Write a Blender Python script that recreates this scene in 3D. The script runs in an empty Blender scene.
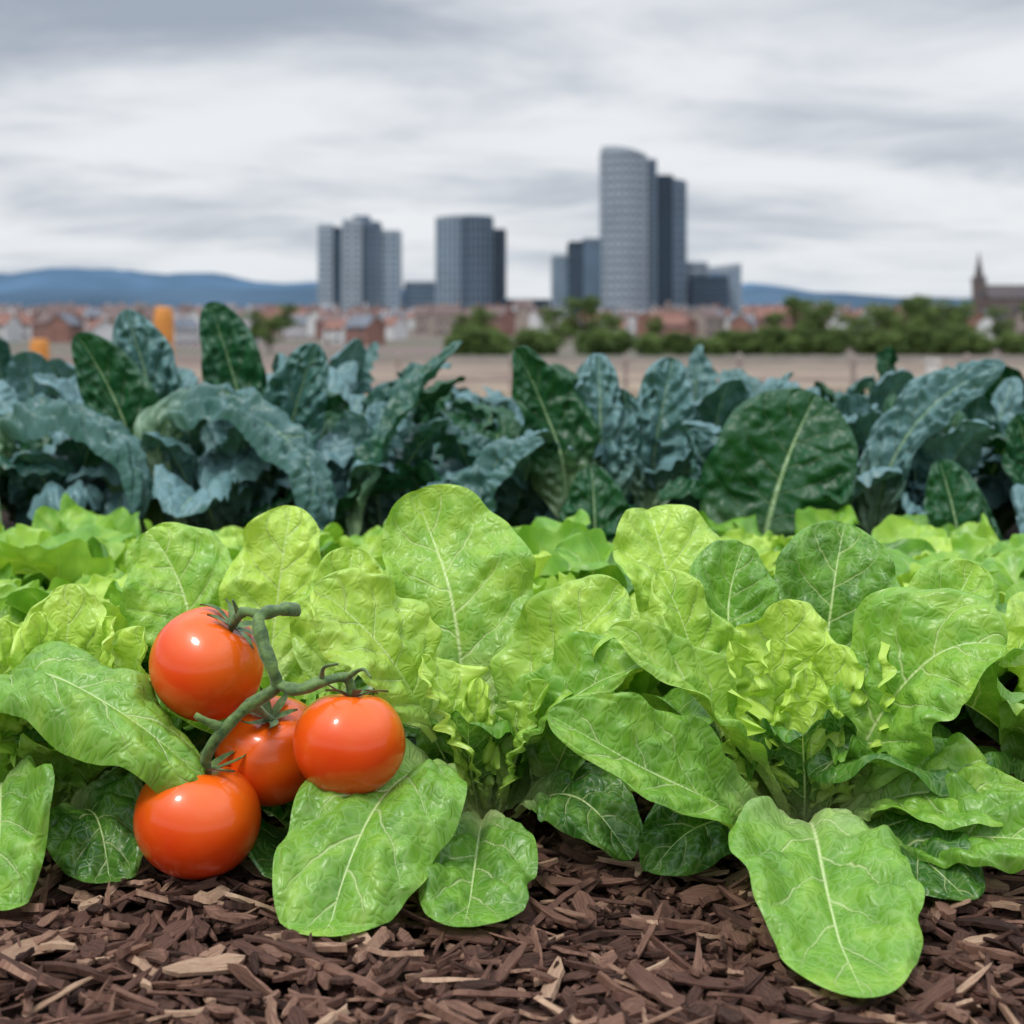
import bpy, math, random
import numpy as np
from mathutils import Vector, Matrix

scene = bpy.context.scene
R = math.radians

# ------------------------------------------------------------------ helpers
class NT:
    def __init__(s, tree):
        s.t = tree; s.N = tree.nodes; s.L = tree.links
    def n(s, typ, ins=None, **props):
        nd = s.N.new(typ)
        for k, v in props.items(): setattr(nd, k, v)
        if ins:
            for k, v in ins.items():
                sock = nd.inputs[k]
                if isinstance(v, bpy.types.NodeSocket): s.L.new(v, sock)
                else: sock.default_value = v
        return nd
    def m(s, op, a, b=None, c=None, clamp=False):
        nd = s.N.new('ShaderNodeMath'); nd.operation = op; nd.use_clamp = clamp
        for i, v in enumerate((a, b, c)):
            if v is None: continue
            if isinstance(v, bpy.types.NodeSocket): s.L.new(v, nd.inputs[i])
            else: nd.inputs[i].default_value = v
        return nd.outputs[0]
    def mr(s, v, a, b, c=0.0, d=1.0, smooth=True):
        nd = s.N.new('ShaderNodeMapRange')
        nd.interpolation_type = 'SMOOTHSTEP' if smooth else 'LINEAR'
        for i, x in enumerate((v, a, b, c, d)):
            if isinstance(x, bpy.types.NodeSocket): s.L.new(x, nd.inputs[i])
            else: nd.inputs[i].default_value = x
        return nd.outputs[0]
    def mix(s, f, a, b, blend='MIX'):
        nd = s.N.new('ShaderNodeMix'); nd.data_type = 'RGBA'; nd.blend_type = blend
        for i, x in ((0, f), (6, a), (7, b)):
            if isinstance(x, bpy.types.NodeSocket): s.L.new(x, nd.inputs[i])
            else: nd.inputs[i].default_value = (*x, 1) if isinstance(x, tuple) and len(x) == 3 else x
        return nd.outputs[2]

def newmat(name):
    m = bpy.data.materials.new(name); m.use_nodes = True
    m.node_tree.nodes.clear()
    return m, NT(m.node_tree)

def out(t, sh):
    o = t.n('ShaderNodeOutputMaterial'); t.L.new(sh, o.inputs['Surface'])

rs = np.random.RandomState(5)
TAB = rs.rand(256, 256)
def vn(x, y):
    x = np.asarray(x, float); y = np.asarray(y, float)
    x, y = np.broadcast_arrays(x, y)
    xi = np.floor(x).astype(int); yi = np.floor(y).astype(int)
    fx = x - xi; fy = y - yi
    fx = fx*fx*(3-2*fx); fy = fy*fy*(3-2*fy)
    a = TAB[xi % 256, yi % 256]; b = TAB[(xi+1) % 256, yi % 256]
    c = TAB[xi % 256, (yi+1) % 256]; d = TAB[(xi+1) % 256, (yi+1) % 256]
    return ((a*(1-fx)+b*fx)*(1-fy)+(c*(1-fx)+d*fx)*fy)*2-1

class Builder:
    def __init__(s):
        s.v = []; s.f = []; s.a = []; s.b = []; s.mi = []; s.n = 0
    def add(s, V, F, A=None, B=None, mi=0):
        V = np.asarray(V, float).reshape(-1, 3)
        s.v.append(V); F = np.asarray(F, int)
        s.f.extend((F + s.n).tolist())
        s.mi.extend([mi]*len(F))
        z = np.zeros((len(V), 3))
        s.a.append(z if A is None else A); s.b.append(z if B is None else B)
        s.n += len(V)
    def addl(s, V, F, A=None, B=None, mi=0):
        V = np.asarray(V, float).reshape(-1, 3)
        s.v.append(V)
        s.f.extend([[i+s.n for i in f] for f in F]); s.mi.extend([mi]*len(F))
        z = np.zeros((len(V), 3))
        s.a.append(z if A is None else A); s.b.append(z if B is None else B)
        s.n += len(V)
    def box(s, x0, x1, y0, y1, z0, z1, mi=0):
        V = [(x0,y0,z0),(x1,y0,z0),(x1,y1,z0),(x0,y1,z0),(x0,y0,z1),(x1,y0,z1),(x1,y1,z1),(x0,y1,z1)]
        s.addl(V, [(0,3,2,1),(4,5,6,7),(0,1,5,4),(1,2,6,5),(2,3,7,6),(3,0,4,7)], mi=mi)
    def obj(s, name, mats, smooth=True, parent=None, attrs=True):
        me = bpy.data.meshes.new(name)
        V = np.concatenate(s.v)
        me.from_pydata(V.tolist(), [], s.f)
        if attrs:
            for nm, arr in (('la', s.a), ('lb', s.b)):
                at = me.attributes.new(nm, 'FLOAT_VECTOR', 'POINT')
                at.data.foreach_set('vector', np.concatenate(arr).astype(np.float32).ravel())
        for m in mats: me.materials.append(m)
        me.polygons.foreach_set('material_index', s.mi)
        me.polygons.foreach_set('use_smooth', [smooth]*len(s.f))
        me.update()
        o = bpy.data.objects.new(name, me); scene.collection.objects.link(o)
        if parent: o.parent = parent
        return o

# ------------------------------------------------------------------ leaves
def nrm(a): return a/np.maximum(np.linalg.norm(a, axis=-1, keepdims=True), 1e-9)

NLAT = {'lettuce': 6.0, 'kale': 8.0}
def add_leaf(B, sp, N, W, kind='lettuce', cup=.5, ruf=.1, rf=3.0, tone=.5, puff=.0044,
             nu=27, nv=42, pet=.17, vp=.62, k=1.35, seed=0, frill=0.0, curl=.14, mi=0):
    rng = np.random.RandomState(seed & 0x7fffffff)
    t = np.linspace(0, 1, nv); v = 1-(1-t)**1.5
    P = sp(v)
    T = nrm(np.gradient(P, v, axis=0))
    Nn = N(v)
    S = nrm(np.cross(T, Nn)); Nn = nrm(np.cross(S, T))
    seg = np.linalg.norm(np.diff(P, axis=0), axis=1); s = np.concatenate([[0], np.cumsum(seg)])
    body = np.sin(np.pi/2*np.clip(v/vp, 0, 1))**k * np.sqrt(np.clip(1-np.clip((v-vp*.85)/(1-vp*.85), 0, 1)**2.1, 0, 1))
    w = W*np.sqrt(body**2 + (pet*np.clip(1-v, 0, 1)**.5)**2)
    u = np.linspace(-1, 1, nu); u = np.sign(u)*np.abs(u)**1.15
    U, Vv = np.meshgrid(u, v); au = np.abs(U)
    o1, o2, o3 = rng.rand(3)*200
    side = np.where(U < 0, 0, 37.3)
    ww = w[:, None]*(1 + au*(.20*vn(Vv*4+o1+side, o2) + .08*vn(Vv*12+o1+side, o3)) + .05*frill*au*np.sin(Vv*60+o1))
    cc = cup if abs(cup) > 1e-3 else 1e-3
    X = ww*np.sin(cc*U)/cc
    H = ww*(1-np.cos(cc*U))/cc
    ph = rng.rand(2)*6.28
    phs = np.where(U < 0, ph[0], ph[1])
    bw = np.clip(w/W, 0, 1)[:, None]
    H += ruf*W*au**2.0*bw*(.7*np.sin(2*np.pi*rf*Vv+phs) + 1.0*vn(Vv*rf*2.1+o2+side, o3))
    H += ruf*.5*W*au**4*bw*vn(Vv*rf*6+o3+side, o1)
    H -= curl*W*au**5*bw*(1+.9*vn(Vv*3+o3+side, o1))
    if frill > 0:
        H += frill*W*au**3*bw*(np.sin(2*np.pi*rf*3.1*Vv+phs*2+3*vn(Vv*5+o1, o2)))*.5
        X += frill*W*.25*au**3*bw*np.sign(U)*vn(Vv*22+o3+side, o1)
    H += .20*W*vn(Vv*2.6+o1, U*1.6+o2)*bw
    nl = NLAT[kind]
    lat = nl*(Vv-.24*au**1.15) + np.where(U < 0, .5, 0) + .12*vn(Vv*9+o2, U*4+o3)
    ramp = np.clip(au*3.2, 0, 1)*np.clip((1-au)*5+.25, 0, 1)*bw
    r = np.abs(np.sin(np.pi*lat))**.55
    if kind == 'lettuce':
        bl = vn(X/.012+o1+50, s[:, None]/.012+o2)*.6 + vn(X/.006+o1, s[:, None]/.006+o3)*.5
    else:
        q_ = X/.014+.7*vn(X/.02+o3, s[:, None]/.02); r_ = s[:, None]/.014
        bl = (1-np.abs(vn(q_+o1+50, r_+o2))*2.4)*.8 + vn(X/.008+o1, s[:, None]/.008+o3)*.4
    H += puff*ramp*(r*1.3 + bl*1.1)
    H -= (.0012+.0035*np.clip(1-Vv*1.3, 0, 1))*np.exp(-(X/.0038)**2)*(1 if kind == 'lettuce' else 1.2)
    G = P[:, None, :] + S[:, None, :]*X[..., None] + Nn[:, None, :]*H[..., None]
    G = G.reshape(-1, 3)
    fl = .022+.003*rng.rand()
    G[:, 2] = np.where(G[:, 2] < fl, fl+(G[:, 2]-fl)*.12, G[:, 2]) if kind == 'lettuce' else G[:, 2]
    idx = np.arange(nv*nu).reshape(nv, nu)
    F = np.stack([idx[:-1, :-1], idx[:-1, 1:], idx[1:, 1:], idx[1:, :-1]], -1).reshape(-1, 4)
    A = np.stack([U.ravel(), Vv.ravel(), np.full(U.size, rng.rand())], 1)
    Bb = np.stack([X.ravel()+o1*.1, np.repeat(s, nu)+o2*.1, np.full(U.size, tone)], 1)
    B.add(G, F, A, Bb, mi)

def hero(B, pts, N0, N1, W, **kw):
    pts = np.array(pts, float)
    d = np.concatenate([[0], np.cumsum(np.linalg.norm(np.diff(pts, axis=0), axis=1))]); d /= d[-1]
    co = [np.polyfit(d, pts[:, i], len(pts)-1) for i in range(3)]
    N0 = np.array(N0, float); N1 = np.array(N1, float)
    add_leaf(B, lambda v: np.stack([np.polyval(c, v) for c in co], 1),
             lambda v: N0[None]*(1-v[:, None])+N1[None]*v[:, None], W, **kw)

def rleaf(B, c, az, L, e0, e1, W, rng, pw=1.0, r0=.012, **kw):
    vv = np.linspace(0, 1, 30)
    e = e0+(e1-e0)*vv**pw
    bend = rng.uniform(-.5, .5)
    a = az + bend*vv**2
    T = np.stack([np.cos(e)*np.cos(a), np.cos(e)*np.sin(a), np.sin(e)], 1)
    P = np.concatenate([[[0, 0, 0]], np.cumsum((T[1:]+T[:-1])/2*(L/29), 0)])
    P += np.array(c)+np.array([math.cos(az), math.sin(az), 0])*r0
    Nn = np.stack([-np.sin(e)*np.cos(a), -np.sin(e)*np.sin(a), np.cos(e)], 1)
    tw = rng.uniform(-.45, .45)
    Sd = np.stack([-np.sin(a), np.cos(a), 0*a], 1)
    Nn = Nn + Sd*tw*vv[:, None]
    ip = lambda A: (lambda v: np.stack([np.interp(v, vv, A[:, i]) for i in range(3)], 1))
    add_leaf(B, ip(P), ip(Nn), W, seed=rng.randint(1 << 30), **kw)

def rosette(B, c, rng, n=14, L=.19, W=.06, outer=25, inner=82, front_gap=None, tone=(.15, .95), res=(21, 30), scale=1, frill=.4, f0=0.0):
    off = rng.rand()*6.28
    for i in range(n):
        f = f0+(1-f0)*i/max(n-1, 1)
        az = off+i*2.39996+rng.uniform(-.2, .2)
        if front_gap and math.sin(az) < front_gap[0] and f < front_gap[1]: continue
        e0 = R(outer+12+(inner-outer-12)*f+rng.uniform(-6, 6))
        e1 = e0-R((75-45*f)+rng.uniform(-15, 12))
        Li = L*(1-.42*f)*rng.uniform(.88, 1.1)*scale
        Wi = W*(1-.35*f)*rng.uniform(.88, 1.12)*scale
        rleaf(B, c, az, Li, e0, e1, Wi, rng, kind='lettuce', cup=rng.uniform(.5, 1.1)*(1+.4*f),
              ruf=.22+.12*f, rf=rng.uniform(2.0, 4.0), frill=frill*max(0, f-.3)*1.6,
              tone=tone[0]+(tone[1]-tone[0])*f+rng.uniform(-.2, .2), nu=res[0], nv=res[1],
              vp=rng.uniform(.56, .68), curl=rng.uniform(.0, .35))

def leaf_material(name, nl, cols, veincol, trans, transcol, rough, tert_scale, bumpd, latw, mw0, spec=.35, tertc=.12, latc=.6, simple=False):
    m, t = newmat(name)
    a = t.n('ShaderNodeAttribute', attribute_name='la'); b = t.n('ShaderNodeAttribute', attribute_name='lb')
    sa = t.n('ShaderNodeSeparateXYZ', {0: a.outputs['Vector']}); sb = t.n('ShaderNodeSeparateXYZ', {0: b.outputs['Vector']})
    u, v, rnd = sa.outputs; x, s, tone = sb.outputs
    xy = t.n('ShaderNodeCombineXYZ', {0: x, 1: s}).outputs[0]
    au = t.m('ABSOLUTE', u)
    nz = t.n('ShaderNodeTexNoise', {'Vector': xy, 'Scale': 50.0, 'Detail': 2.0}, noise_dimensions='2D').outputs[0]
    mw = t.m('MULTIPLY_ADD', v, -mw0*.85, mw0)
    mid = t.mr(au, 0.0, mw, 1.0, 0.0)
    side = t.m('MULTIPLY', t.m('LESS_THAN', u, 0.0), .5)
    tt = t.m('SUBTRACT', v, t.m('MULTIPLY', t.m('POWER', au, 1.15), .24))
    tt = t.m('MULTIPLY_ADD', tt, nl, side)
    tt = t.m('ADD', tt, t.m('MULTIPLY_ADD', nz, .24, -.12))
    d = t.m('ABSOLUTE', t.m('SUBTRACT', t.m('FRACT', tt), .5))
    d = t.m('SUBTRACT', .5, d)
    lw = t.m('MULTIPLY_ADD', au, -latw*.7, latw)
    lat = t.m('MULTIPLY', t.mr(d, 0.0, lw, 1.0, 0.0), t.mr(au, .35, 1.0, 1.0, .1))
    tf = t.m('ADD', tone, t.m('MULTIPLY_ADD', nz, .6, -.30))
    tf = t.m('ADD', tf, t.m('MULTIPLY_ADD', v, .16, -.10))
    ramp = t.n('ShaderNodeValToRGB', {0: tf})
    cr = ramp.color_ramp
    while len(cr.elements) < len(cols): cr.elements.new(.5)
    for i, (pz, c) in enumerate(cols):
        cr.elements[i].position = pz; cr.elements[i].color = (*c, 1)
    basec = t.mix(t.mr(v, .0, .45, .85, 0.0), ramp.outputs[0], veincol)
    vm = t.m('MAXIMUM', t.m('MULTIPLY', mid, .9), t.m('MULTIPLY', lat, latc))
    hgt = t.m('MULTIPLY', lat, -.6)
    if not simple:
        wv = t.n('ShaderNodeVectorMath', {0: xy, 1: t.n('ShaderNodeVectorMath', {0: t.n('ShaderNodeTexNoise', {'Vector': xy, 'Scale': 120.0, 'Detail': 0.0}, noise_dimensions='2D').outputs[1], 'Scale': .008}, operation='SCALE').outputs[0]}, operation='ADD').outputs[0]
        vo = t.n('ShaderNodeTexVoronoi', {'Vector': wv, 'Scale': tert_scale}, feature='DISTANCE_TO_EDGE', voronoi_dimensions='2D')
        ter = t.mr(vo.outputs[0], 0.0, .16, 1.0, 0.0)
        vm = t.m('MAXIMUM', vm, t.m('MULTIPLY', ter, tertc))
        hgt = t.m('ADD', hgt, t.m('MULTIPLY', t.mr(vo.outputs[0], 0.0, .45), .40))
    hgt = t.m('ADD', t.m('MULTIPLY', nz, .8), hgt)
    col = t.mix(vm, basec, veincol)
    bp = t.n('ShaderNodeBump', {'Strength': .75, 'Distance': bumpd, 'Height': hgt})
    pb = t.n('ShaderNodeBsdfPrincipled', {'Base Color': col, 'Roughness': rough, 'Specular IOR Level': spec, 'Normal': bp.outputs[0]})
    tc = t.mix(1.0, col, transcol, 'MULTIPLY')
    tr = t.n('ShaderNodeBsdfTranslucent', {'Color': tc})
    mx = t.n('ShaderNodeMixShader', {0: trans, 1: pb.outputs[0], 2: tr.outputs[0]})
    out(t, mx.outputs[0])
    return m

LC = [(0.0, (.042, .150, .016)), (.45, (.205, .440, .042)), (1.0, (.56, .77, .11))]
VC = (.72, .84, .38)
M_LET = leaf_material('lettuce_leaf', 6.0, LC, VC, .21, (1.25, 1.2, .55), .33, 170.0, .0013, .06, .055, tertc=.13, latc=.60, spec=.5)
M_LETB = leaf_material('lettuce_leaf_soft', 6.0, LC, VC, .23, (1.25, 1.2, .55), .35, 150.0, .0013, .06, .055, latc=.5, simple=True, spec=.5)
M_KALE = leaf_material('kale_leaf', 8.0,
    [(0.0, (.012, .080, .018)), (.3, (.018, .100, .036)), (.55, (.048, .140, .112)), (1.0, (.150, .275, .280))],
    (.40, .55, .27), .08, (1.2, 1.5, .6), .40, 75.0, .008, .05, .085, spec=.5, latc=.5, simple=True)

# ------------------------------------------------------------------ terrain
GY = [-50, 0, 2.8, 6, 10, 30, 60, 120, 250, 450, 700, 1000, 1500, 2500, 4000, 30000]
GZ = [0, 0, 0, -.08, -.22, -.92, -1.2, -1.6, -3, -1, 3, 9, 21, 40, 50, 50]
def zg(y): return float(np.interp(y, GY, GZ))
ys = np.unique(np.concatenate([np.linspace(-30, 4, 60), np.geomspace(4, 30000, 130)]))
xs = np.linspace(-1, 1, 81); xs = np.sign(xs)*(np.abs(xs)**4*18000+np.abs(xs)*20)
gx, gy = np.meshgrid(xs, ys)
gz = np.interp(gy, GY, GZ) + np.where(gy > 3, .02*vn(gx*.7, gy*.7)*np.minimum(gy*.3, 4), 0)
B = Builder()
idx = np.arange(gx.size).reshape(gx.shape)
B.add(np.stack([gx.ravel(), gy.ravel(), gz.ravel()], 1),
      np.stack([idx[:-1, :-1], idx[:-1, 1:], idx[1:, 1:], idx[1:, :-1]], -1).reshape(-1, 4))
m, t = newmat('ground_soil_and_field')
geo = t.n('ShaderNodeNewGeometry'); pos = geo.outputs['Position']
sp = t.n('ShaderNodeSeparateXYZ', {0: pos})
n1 = t.n('ShaderNodeTexNoise', {'Vector': pos, 'Scale': 40.0, 'Detail': 6.0, 'Roughness': .7}).outputs[0]
n2 = t.n('ShaderNodeTexNoise', {'Vector': pos, 'Scale': .35, 'Detail': 5.0}).outputs[0]
n3 = t.n('ShaderNodeTexNoise', {'Vector': pos, 'Scale': .01, 'Detail': 4.0}).outputs[0]
soil = t.mix(t.mr(n1, .35, .7), (.012, .008, .006), (.055, .032, .022))
field = t.mix(t.mr(n2, .35, .65), (.36, .28, .20), (.23, .165, .13))
far = t.mix(t.mr(n3, .4, .6), (.20, .15, .13), (.14, .14, .10))
c = t.mix(t.mr(sp.outputs[1], 3.2, 6.0), soil, field)
c = t.mix(t.mr(sp.outputs[1], 40.0, 120.0), c, far)
bp = t.n('ShaderNodeBump', {'Strength': .8, 'Distance': .01, 'Height': n1})
out(t, t.n('ShaderNodeBsdfPrincipled', {'Base Color': c, 'Roughness': .9, 'Specular IOR Level': .1, 'Normal': bp.outputs[0]}).outputs[0])
B.obj('ground', [m], attrs=False)

# ------------------------------------------------------------------ bark mulch
rng = np.random.RandomState(11)
B = Builder()
def chip(x, y, z, L, Wd, Th, az, tilt, roll, col, rng):
    ns = 6; k = np.linspace(-1, 1, ns)
    wd = Wd*(1-np.abs(k)**rng.uniform(2, 5)*rng.uniform(.3, .95))*rng.uniform(.75, 1.15, ns)
    yc = np.cumsum(rng.uniform(-.16, .16, ns))*Wd
    zc = rng.uniform(-.7, .7)*L*.08*(k**2)
    V = []
    for i in range(ns):
        for (a, b) in ((-1, -1), (0, -1.2), (1, -1), (1, .7), (.2, 1.2), (-1, .8)):
            V.append((k[i]*L/2+rng.uniform(-.04, .04)*L, yc[i]+a*wd[i]/2, zc[i]+b*Th/2*rng.uniform(.6, 1.3)))
    V = np.array(V)
    A = np.stack([V[:, 0]+rng.rand()*9, V[:, 1]*7+rng.rand()*9, np.full(len(V), col)], 1)
    M = (Matrix.Rotation(az, 3, 'Z') @ Matrix.Rotation(tilt, 3, 'Y') @ Matrix.Rotation(roll, 3, 'X'))
    V = V @ np.array(M).T + np.array([x, y, z])
    F = []
    for i in range(ns-1):
        for j in range(6):
            F.append((i*6+j, i*6+(j+1) % 6, (i+1)*6+(j+1) % 6, (i+1)*6+j))
    F.append(tuple(range(6))[::-1]); F.append(tuple((ns-1)*6+j for j in range(6)))
    B.addl(V, F, A)
for i in range(8800):
    far_ = i > 7400
    x = rng.uniform(-.58, .58) if not far_ else rng.uniform(-1.1, 1.1)
    y = rng.uniform(.62, 1.08) if not far_ else rng.uniform(.35, 1.5)
    big = rng.rand()
    L = rng.uniform(.008, .020) if big < .45 else (rng.uniform(.020, .046) if big < .93 else rng.uniform(.046, .08))
    Wd = rng.uniform(.002, .006) if rng.rand() < .72 else rng.uniform(.006, .015)
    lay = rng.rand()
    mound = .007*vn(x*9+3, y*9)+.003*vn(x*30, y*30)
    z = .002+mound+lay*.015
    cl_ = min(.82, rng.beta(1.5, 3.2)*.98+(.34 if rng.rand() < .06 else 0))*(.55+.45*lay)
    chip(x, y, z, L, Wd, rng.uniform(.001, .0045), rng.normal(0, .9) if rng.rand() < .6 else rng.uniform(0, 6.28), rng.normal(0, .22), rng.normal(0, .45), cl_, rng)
m, t = newmat('bark_chip')
a = t.n('ShaderNodeAttribute', attribute_name='la'); sa = t.n('ShaderNodeSeparateXYZ', {0: a.outputs['Vector']})
fib = t.n('ShaderNodeTexNoise', {'Vector': t.n('ShaderNodeCombineXYZ', {0: t.m('MULTIPLY', sa.outputs[0], 80.0), 1: t.m('MULTIPLY', sa.outputs[1], 130.0)}).outputs[0], 'Scale': 1.0, 'Detail': 4.0, 'Roughness': .65}).outputs[0]
fin = t.m('ADD', sa.outputs[2], t.m('MULTIPLY_ADD', fib, .7, -.35))
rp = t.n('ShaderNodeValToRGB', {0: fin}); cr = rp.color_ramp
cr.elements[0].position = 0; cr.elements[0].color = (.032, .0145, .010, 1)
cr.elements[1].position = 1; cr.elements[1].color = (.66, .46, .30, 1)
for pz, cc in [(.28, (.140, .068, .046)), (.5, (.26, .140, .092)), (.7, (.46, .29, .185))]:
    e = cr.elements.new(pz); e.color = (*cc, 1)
bp = t.n('ShaderNodeBump', {'Strength': 1.0, 'Distance': .0018, 'Height': fib})
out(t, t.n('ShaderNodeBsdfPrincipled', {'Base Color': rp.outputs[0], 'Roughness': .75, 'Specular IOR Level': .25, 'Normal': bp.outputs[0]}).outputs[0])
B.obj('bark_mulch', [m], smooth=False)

# ------------------------------------------------------------------ lettuces
hk = dict(kind='lettuce', nu=51, nv=84)
S0 = [100]
def sd():
    S0[0] += 7; return S0[0]

# centre plant
rng = np.random.RandomState(3); B = Builder()
c = (-.02, 1.01, .015)
rosette(B, c, rng, n=16, L=.16, W=.05, front_gap=(.1, .55), tone=(-.2, .4), res=(27, 40))
hero(B, [(-.034, 1.03, .055), (-.044, 1.065, .150), (-.074, 1.10, .240)], (.15, -.9, .3), (.05, -.7, .7), .066, cup=.6, ruf=.16, tone=.60, seed=sd(), vp=.5, **hk)
hero(B, [(-.045, .985, .070), (-.078, .960, .138), (-.132, .955, .192)], (.5, -.6, .5), (.1, -.7, .7), .044, cup=.7, ruf=.28, tone=.80, seed=sd(), **hk)
hero(B, [(-.010, .99, .055), (.022, .970, .129), (.076, .975, .188)], (-.6, -.6, .5), (-.2, -.7, .7), .044, cup=.7, ruf=.28, tone=.70, seed=sd(), **hk)
hero(B, [(-.008, .98, .045), (.035, .94, .119), (.088, .92, .146)], (-.3, -.4, .8), (0, -.5, .8), .034, cup=1.0, ruf=.26, tone=.45, seed=sd(), **hk)
hero(B, [(-.042, .985, .035), (-.064, .925, .080), (-.095, .85, .046), (-.107, .803, .004)], (-.1, -.5, .9), (-.1, -.85, .5), .049, cup=.5, ruf=.13, tone=.42, seed=sd(), vp=.60, k=1.5, **hk)
hero(B, [(-.020, .97, .035), (-.022, .89, .038), (-.028, .816, .004)], (0, -.4, .9), (.1, -.85, .5), .038, cup=.5, ruf=.18, tone=.28, seed=sd(), vp=.58, **hk)
hero(B, [(-.015, .985, .03), (-.035, .965, .09), (-.060, .955, .145)], (.6, -.5, .4), (.6, -.5, .5), .028, cup=1.2, ruf=.34, frill=.4, tone=.85, seed=sd(), **hk)
hero(B, [(-.01, .985, .03), (.004, .955, .085), (.024, .94, .130)], (-.7, -.5, .4), (-.6, -.5, .5), .026, cup=1.2, ruf=.3, frill=.35, tone=.65, seed=sd(), **hk)
hero(B, [(-.02, .99, .03), (-.025, .965, .09), (-.022, .962, .128)], (0, -.9, .3), (0, -.8, .5), .020, cup=1.2, ruf=.35, frill=.8, tone=.98, seed=sd(), **hk)
hero(B, [(0, .98, .03), (.045, .93, .055), (.075, .895, .03)], (0, -.4, .9), (.2, -.8, .5), .032, cup=.8, ruf=.22, tone=.08, seed=sd(), **hk)
hero(B, [(.01, .99, .03), (.040, .97, .085), (.055, .96, .122)], (-.6, -.6, .5), (-.3, -.8, .5), .032, cup=.8, ruf=.22, tone=.2, seed=sd(), **hk)
hero(B, [(-.05, .99, .03), (-.085, .95, .055), (-.12, .93, .04)], (0, -.4, .9), (-.2, -.8, .5), .036, cup=.7, ruf=.22, tone=-.1, seed=sd(), **hk)
B.obj('lettuce', [M_LET])

# right plant
rng = np.random.RandomState(8); B = Builder()
c = (.205, 1.0, .012)
rosette(B, c, rng, n=16, L=.16, W=.05, front_gap=(.15, .6), tone=(-.2, .4), res=(27, 40))
hero(B, [(.222, .99, .030), (.247, .955, .108), (.282, .935, .154), (.322, .925, .158)], (-.7, -.5, .4), (-.1, -.7, .7), .060, cup=.7, ruf=.17, tone=.50, seed=sd(), vp=.6, **hk)
hero(B, [(.190, .98, .030), (.137, .94, .108), (.062, .915, .170)], (.4, -.4, .8), (.2, -.5, .8), .032, cup=1.05, ruf=.22, tone=.60, seed=sd(), **hk)
hero(B, [(.185, .96, .012), (.100, .885, .082), (.022, .865, .130)], (.4, -.5, .7), (.1, -.6, .75), .040, cup=.95, ruf=.15, tone=.42, seed=sd(), vp=.6, **hk)
hero(B, [(.195, .95, .030), (.187, .87, .052), (.182, .79, .026), (.181, .728, .004)], (0, -.3, .9), (0, -.6, .8), .053, cup=.45, ruf=.12, tone=.42, seed=sd(), vp=.50, k=1.0, **hk)
hero(B, [(.220, .97, .025), (.270, .92, .066), (.335, .90, .056)], (0, -.5, .85), (.1, -.6, .8), .036, cup=.8, ruf=.22, tone=.5, seed=sd(), **hk)
hero(B, [(.215, .96, .02), (.285, .89, .048), (.350, .86, .05)], (0, -.5, .85), (.1, -.6, .8), .036, cup=.8, ruf=.22, tone=.35, seed=sd(), **hk)
hero(B, [(.205, .97, .02), (.255, .89, .035), (.275, .85, .02)], (0, -.5, .85), (.1, -.6, .8), .034, cup=.6, ruf=.2, tone=-.02, seed=sd(), **hk)
hero(B, [(.175, .97, .02), (.125, .92, .045), (.085, .89, .02)], (0, -.5, .85), (.1, -.6, .8), .034, cup=.6, ruf=.2, tone=-.02, seed=sd(), **hk)
hero(B, [(.235, 1.06, .066), (.245, 1.09, .15), (.262, 1.12, .212)], (0, -.9, .3), (0, -.7, .6), .052, cup=.8, ruf=.17, tone=.22, seed=sd(), **hk)
hero(B, [(.140, 1.07, .088), (.125, 1.09, .17), (.108, 1.13, .222)], (.2, -.9, .3), (.1, -.7, .6), .050, cup=.7, ruf=.2, tone=.8, seed=sd(), **hk)
hero(B, [(.165, 1.02, .09), (.160, 1.04, .16), (.175, 1.07, .203)], (.1, -.9, .3), (.1, -.8, .5), .042, cup=.7, ruf=.2, tone=.3, seed=sd(), **hk)
hero(B, [(.150, .99, .075), (.125, 1.0, .15), (.105, 1.02, .190)], (.3, -.8, .3), (.2, -.8, .5), .030, cup=.9, ruf=.22, tone=.7, seed=sd(), **hk)
hero(B, [(.25, 1.02, .05), (.31, 1.04, .14), (.345, 1.06, .19)], (-.4, -.8, .3), (-.2, -.8, .5), .045, cup=.7, ruf=.2, tone=.55, seed=sd(), **hk)
for (dx, dy, tx, ty, tz, nx, ny, w, fr) in [(0, .01, .195, 1.01, .172, 0, -1, .054, .55), (.012, 0, .248, .975, .158, -.9, -.4, .040, .65), (-.014, 0, .150, .975, .150, .9, -.4, .040, .65),
                                   (0, -.008, .200, .950, .116, .1, .9, .040, .7), (.005, 0, .222, .985, .146, -.3, -.8, .032, .9), (0, 0, .180, .98, .150, .4, -.7, .032, .9), (0, 0, .202, .972, .132, 0, -.9, .024, 1.0)]:
    hero(B, [(.202+dx*.5, .995+dy*.5, .02), (.202+(tx-.202)*.75+dx, .99+(ty-.99)*.6+dy, .02+(tz-.02)*.55), (tx, ty, tz)],
         (nx, ny, .3), (nx*.8, ny*.8, .6), w, cup=.9, ruf=.30, rf=3.0, frill=fr*.6, tone=.93, seed=sd(), pet=.3, kind='lettuce', nu=49, nv=90)
B.obj('lettuce', [M_LET])

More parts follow.
